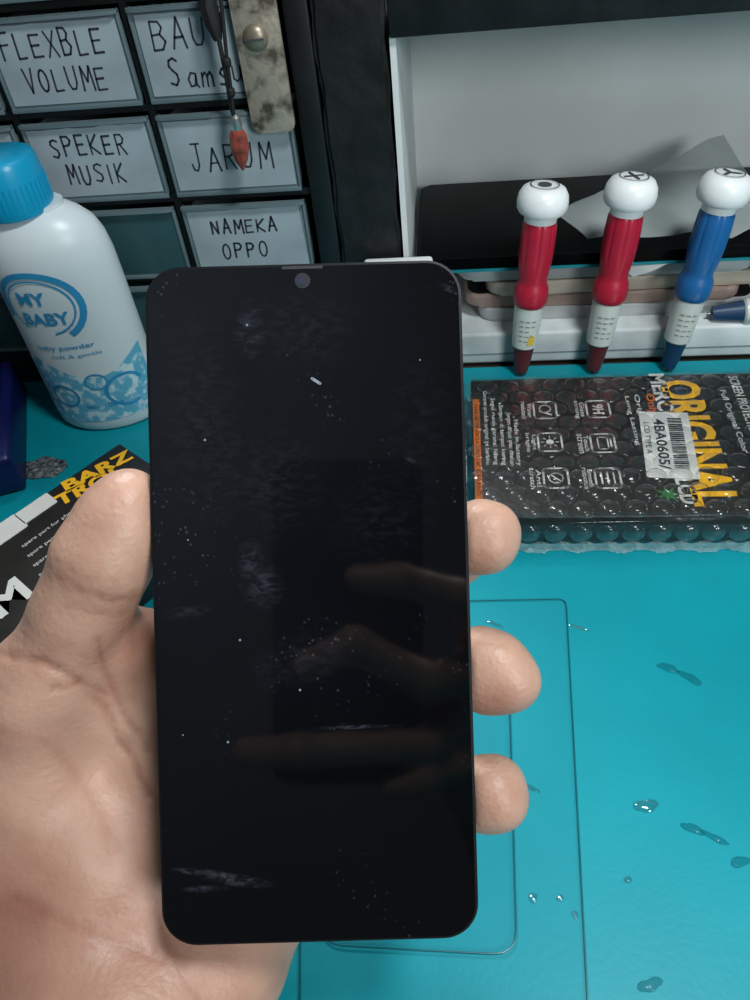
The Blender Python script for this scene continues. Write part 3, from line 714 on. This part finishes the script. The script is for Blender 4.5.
nt.links.new(ad.outputs[0],m2.inputs[0]); nt.links.new(m2.outputs[2],pb.inputs['Base Color'])
nailm=mat('nail',(222,184,170),.25,var=.04)
def hand_obj(V,Fq,name,lab,creases=(),reds_shade=()):
    px=375+F*V[:,0]/-V[:,2]; py=500-F*V[:,1]/-V[:,2]
    tint=np.zeros(len(V))
    dz=np.zeros(len(V))
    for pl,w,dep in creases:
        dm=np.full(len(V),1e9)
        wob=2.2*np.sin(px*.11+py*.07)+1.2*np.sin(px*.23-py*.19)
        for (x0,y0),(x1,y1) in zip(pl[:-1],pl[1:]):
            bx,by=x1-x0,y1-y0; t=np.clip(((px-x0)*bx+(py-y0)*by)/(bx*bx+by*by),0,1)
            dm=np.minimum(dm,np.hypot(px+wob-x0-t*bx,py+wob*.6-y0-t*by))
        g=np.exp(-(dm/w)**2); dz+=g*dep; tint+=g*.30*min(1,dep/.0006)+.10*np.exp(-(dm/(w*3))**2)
    for (x,y,r,s) in reds_shade: tint+=s*np.exp(-((px-x)**2+(py-y)**2)/(r*r))
    V=V.copy(); nrm=V/np.linalg.norm(V,axis=1)[:,None]; V+=nrm*dz[:,None]
    Rw=np.array(R); W=V@Rw.T+np.array(CAM)
    o_=W.mean(0); me=bpy.data.meshes.new(name); me.from_pydata((W-o_).tolist(),[],Fq.tolist())
    me.polygons.foreach_set('use_smooth',[True]*len(me.polygons)); me.materials.append(sk)
    a=me.attributes.new('tint','FLOAT','POINT'); a.data.foreach_set('value',np.clip(tint,0,1).astype(np.float32))
    me.update(); o=bpy.data.objects.new(name,me); o.location=o_.tolist(); scene.collection.objects.link(o)
    md=o.modifiers.new('s','SMOOTH'); md.iterations=3; md.factor=.5
    o['label']=lab; o['category']='hand'
    return o
def nail(par,c,n,l,w,le):
    n=Vector(n).normalized(); l=Vector(l); l=(l-n*l.dot(n)).normalized(); s=l.cross(n)
    mb=MB(); vs=[];fs=[];K=10
    for j in range(K+1):
        for i in range(K+1):
            u=(i/K*2-1);v=(j/K*2-1)
            uu=u*math.sqrt(1-v*v*.35); vv=v*math.sqrt(1-u*u*.3)
            vs.append(Vector(c)+s*uu*w/2+l*vv*le/2-n*(uu*uu*w*.22+vv*vv*le*.06))
    for j in range(K):
        for i in range(K): a=j*(K+1)+i; fs.append((a,a+1,a+K+2,a+K+1))
    mb.add([CAM+R@v for v in vs],fs); o=mb.obj('fingernail',nailm); o.data.transform(Matrix.Translation(-par.location)); o.parent=par
pcc=C(311.5,603,DP); Rx=np.array([[math.cos(ca),-math.sin(ca),0],[math.sin(ca),math.cos(ca),0],[0,0,1]])
pbox=(pcc+np.array([0,0,-PT/2]),Rx,(PW/2+.0002,PH/2+.0002,PT/2+.0002))
idx=[(C(225,700,.232),.0125),(C(350,615,.236),.0105),(C(452,552,.222),.0090),(C(481,538,.206),.0080)]
mid=[(C(235,775,.236),.0125),(C(370,705,.241),.0110),(C(466,672,.225),.0098),(C(492,674,.207),.0088)]
rin=[(C(245,845,.238),.012),(C(370,800,.241),.0105),(C(458,796,.225),.0092),(C(484,796,.207),.0082)]
pin=[(C(255,905,.236),.011),(C(350,880,.238),.009),(C(415,872,.228),.0083),(C(432,868,.214),.0078)]
pads=[([(C(476,527,.204),.0068),(C(490,531,.203),.0062),(C(489,543,.203),.0062),(C(474,547,.204),.0060)],.005,.004),
 ([(C(478,655,.204),.0070),(C(495,662,.203),.0070),(C(508,681,.203),.0068),(C(484,688,.204),.0064)],.006,.004),
 ([(C(478,783,.204),.0064),(C(492,786,.203),.0067),(C(496,799,.203),.0066),(C(480,803,.204),.0060)],.006,.004)]
thm=[(C(130,499,.1955),.0076),(C(120,521,.1965),.0098),(C(103,560,.1985),.0115),(C(84,606,.203),.0114),(C(40,690,.212),.0145),(C(10,830,.224),.020),(C(60,960,.230),.024)]
wrist=C(100,1060,.214)
fa=R.transposed()@Vector((-.05,-.90,.30)).normalized(); fa=np.array(fa)
groups=[
 ([(C(40,780,.222),.0195),(C(85,850,.229),.0235),(C(110,960,.230),.025)],.01,.008),
 ([(C(150,760,.232),.017),(C(170,880,.236),.021),(C(205,945,.232),.0235),(wrist+np.array([.012,.0,0]),.025)],.01,.010),
 ([(C(100,700,.222),.0135),(C(200,700,.234),.014)],.01,.012),
 ([(C(122,646,.216),.0112),(C(205,655,.226),.0115)],.01,.010),
 ([(C(225,720,.240),.014),(C(250,900,.238),.014)],.01,.010),
 ([(C(190,780,.243),.016),(C(180,900,.240),.018)],.01,.010),
 (thm,.006,.007),(idx,.005,.006),(mid,.005,.006),(rin,.005,.006),(pin,.005,.006)]+pads+[
 ([(C(90,980,.232),.026),(wrist,.027),(wrist+fa*.04,.026),(wrist+fa*.11,.030)],.02,.015)]
V,Q=build_hand(groups,.00095,[pbox])
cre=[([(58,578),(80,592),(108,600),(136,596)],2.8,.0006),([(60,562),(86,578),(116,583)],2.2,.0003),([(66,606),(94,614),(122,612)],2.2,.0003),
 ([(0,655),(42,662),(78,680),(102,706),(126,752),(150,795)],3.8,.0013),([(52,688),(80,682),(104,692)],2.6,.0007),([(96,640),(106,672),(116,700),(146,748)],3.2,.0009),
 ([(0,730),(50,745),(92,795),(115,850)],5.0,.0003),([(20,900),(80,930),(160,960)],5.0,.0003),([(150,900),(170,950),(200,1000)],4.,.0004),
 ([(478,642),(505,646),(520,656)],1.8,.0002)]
reds_shade=[(120,500,35,.12),(90,590,40,.1),(140,640,40,.6),(500,535,26,.2),(486,560,20,.3),(520,690,34,.2),(490,705,26,.3),(505,805,32,.3),(60,690,40,.12),(0,980,130,.45),(0,880,60,.2),(240,985,60,.35),(150,900,60,.15)]  # fingertip redness, plus shade painted brown at thumb web and lower left
hd=hand_obj(V,Q,'hand','hand gripping the black smartphone between thumb and fingertips',cre,reds_shade)
for chn,n in ((idx,(.50,.25,-.85)),(mid,(.50,.2,-.85)),(rin,(.5,.15,-.85)),(pin,(.5,.1,-.85))):
    p,r=chn[-1]; l=chn[-1][0]-chn[-2][0]; nn=np.array(n)/np.linalg.norm(n); l=l/np.linalg.norm(l); nn=nn-l*nn.dot(l); nn/=np.linalg.norm(nn)
    nail(hd,p+nn*(r*1.0)-l*.003,nn,l,.0100,.0100)
p,r=thm[0]; nn=np.array((-.55,.1,-.83)); nn/=np.linalg.norm(nn); l=thm[0][0]-thm[1][0]; l/=np.linalg.norm(l)
nail(hd,p+nn*(r+.0006)-l*.002,nn,l,.0120,.012)

# the photographing phone and its hand (seen mirrored in the screen)
def K_(x,y,z): return np.array([x,y,z],float)
e=bpy.data.objects.new('camera_phone',None); scene.collection.objects.link(e); e.matrix_world=frame(R@Vector((1,0,0)),R@Vector((0,1,0)),R@Vector((0,0,1)),CAM+R@Vector((-.0135,-.06,.004)))
e['label']='dark smartphone held over the bench taking the picture'; e['category']='smartphone'; e.empty_display_size=.01
b=MB(); b.prism(rrect(.0752,.1612,.009,8),.001,.008,0,None,bev=.0015); o=b.obj('phone_rim',mat('rear_rim',(110,116,122),.4,.2,var=.1)); o.parent=e
b=MB(); b.prism(rrect(.0735,.1595,.0085,8),0,.0012,0,None,bev=.0004); o=b.obj('phone_back',mat('rear_phone',(10,11,14),.35,var=.1,spec=.2)); o.parent=e
b=MB(); 
n=24; vs=[(.0135+rr*math.cos(2*math.pi*i/n),.06+rr*math.sin(2*math.pi*i/n),zz_) for rr,zz_ in ((.0065,0),(.0062,-.0012),(.0052,-.0012),(.005,0)) for i in range(n)]
b.add(vs,[(k*n+i,k*n+(i+1)%n,(k+1)*n+(i+1)%n,(k+1)*n+i) for k in range(3) for i in range(n)]); o=b.obj('lens_ring',mat('lens_metal',(70,74,80),.3,.8)); o.parent=e
g2=[([(K_(-.008,-.0375,-.006),.0068),(K_(.012,-.038,-.009),.0078),(K_(.040,-.047,.0),.0085),(K_(.055,-.062,.028),.011)],.004,.006),
 ([(K_(-.032,-.080,-.004),.0075),(K_(-.010,-.068,-.012),.0085),(K_(.026,-.088,-.006),.009),(K_(.054,-.088,.024),.0115)],.004,.006),
 ([(K_(-.062,-.122,-.004),.0072),(K_(-.036,-.119,-.010),.008),(K_(.026,-.118,-.003),.0085),(K_(.056,-.106,.024),.011)],.004,.006),
 ([(K_(.008,-.138,-.004),.0065),(K_(.025,-.134,-.006),.007),(K_(.040,-.130,.002),.0075),(K_(.056,-.126,.026),.010)],.004,.006),
 ([(K_(-.01,-.075,.020),.009),(K_(.018,-.09,.026),.010),(K_(.045,-.125,.036),.014)],.006,.01),
 ([(K_(.058,-.066,.034),.013),(K_(.060,-.125,.036),.015)],.01,.01),([(K_(.05,-.10,.042),.015),(K_(.06,-.15,.05),.024),(K_(.08,-.20,.07),.026)],.01,.015)]
V2,Q2=build_hand(g2,.0014,[(K_(-.0135,-.06,.008),np.eye(3),(.0377,.0807,.0042))])
hand_obj(V2,Q2,'hand','hand holding the photographing phone above the bench')

# ---------------------------------------------------------------- lights, world, camera
def area(loc,tgt,size,power,col):
    l=bpy.data.lights.new('area_light','AREA'); l.shape='DISK'; l.size=size; l.energy=power; l.color=col
    o=bpy.data.objects.new('area_light',l); o.location=loc; o.rotation_euler=(Vector(tgt)-Vector(loc)).to_track_quat('-Z','Y').to_euler(); scene.collection.objects.link(o)
area((.20,.06,.78),(.03,.28,0),.14,4.0,(.92,.98,1.0))
area((.52,-.46,.52),(.06,.40,.08),.28,4.6,(.93,.99,1.0))
area((-.16,.50,.50),(.0,-.05,.25),.12,1.9,(.95,.98,1.0))  # added back light, brightens the photographer's fingers mirrored in the screen
w=bpy.data.worlds.new('w'); scene.world=w; w.use_nodes=True
w.node_tree.nodes['Background'].inputs[0].default_value=(.60,.66,.72,1); w.node_tree.nodes['Background'].inputs[1].default_value=.11
cd=bpy.data.cameras.new('camera'); cd.sensor_fit='VERTICAL'; cd.sensor_height=36; cd.lens=36*F/1000; cd.clip_start=.006
co=bpy.data.objects.new('camera',cd); scene.collection.objects.link(co)
m4=R.to_4x4(); m4.translation=CAM; co.matrix_world=m4; scene.camera=co
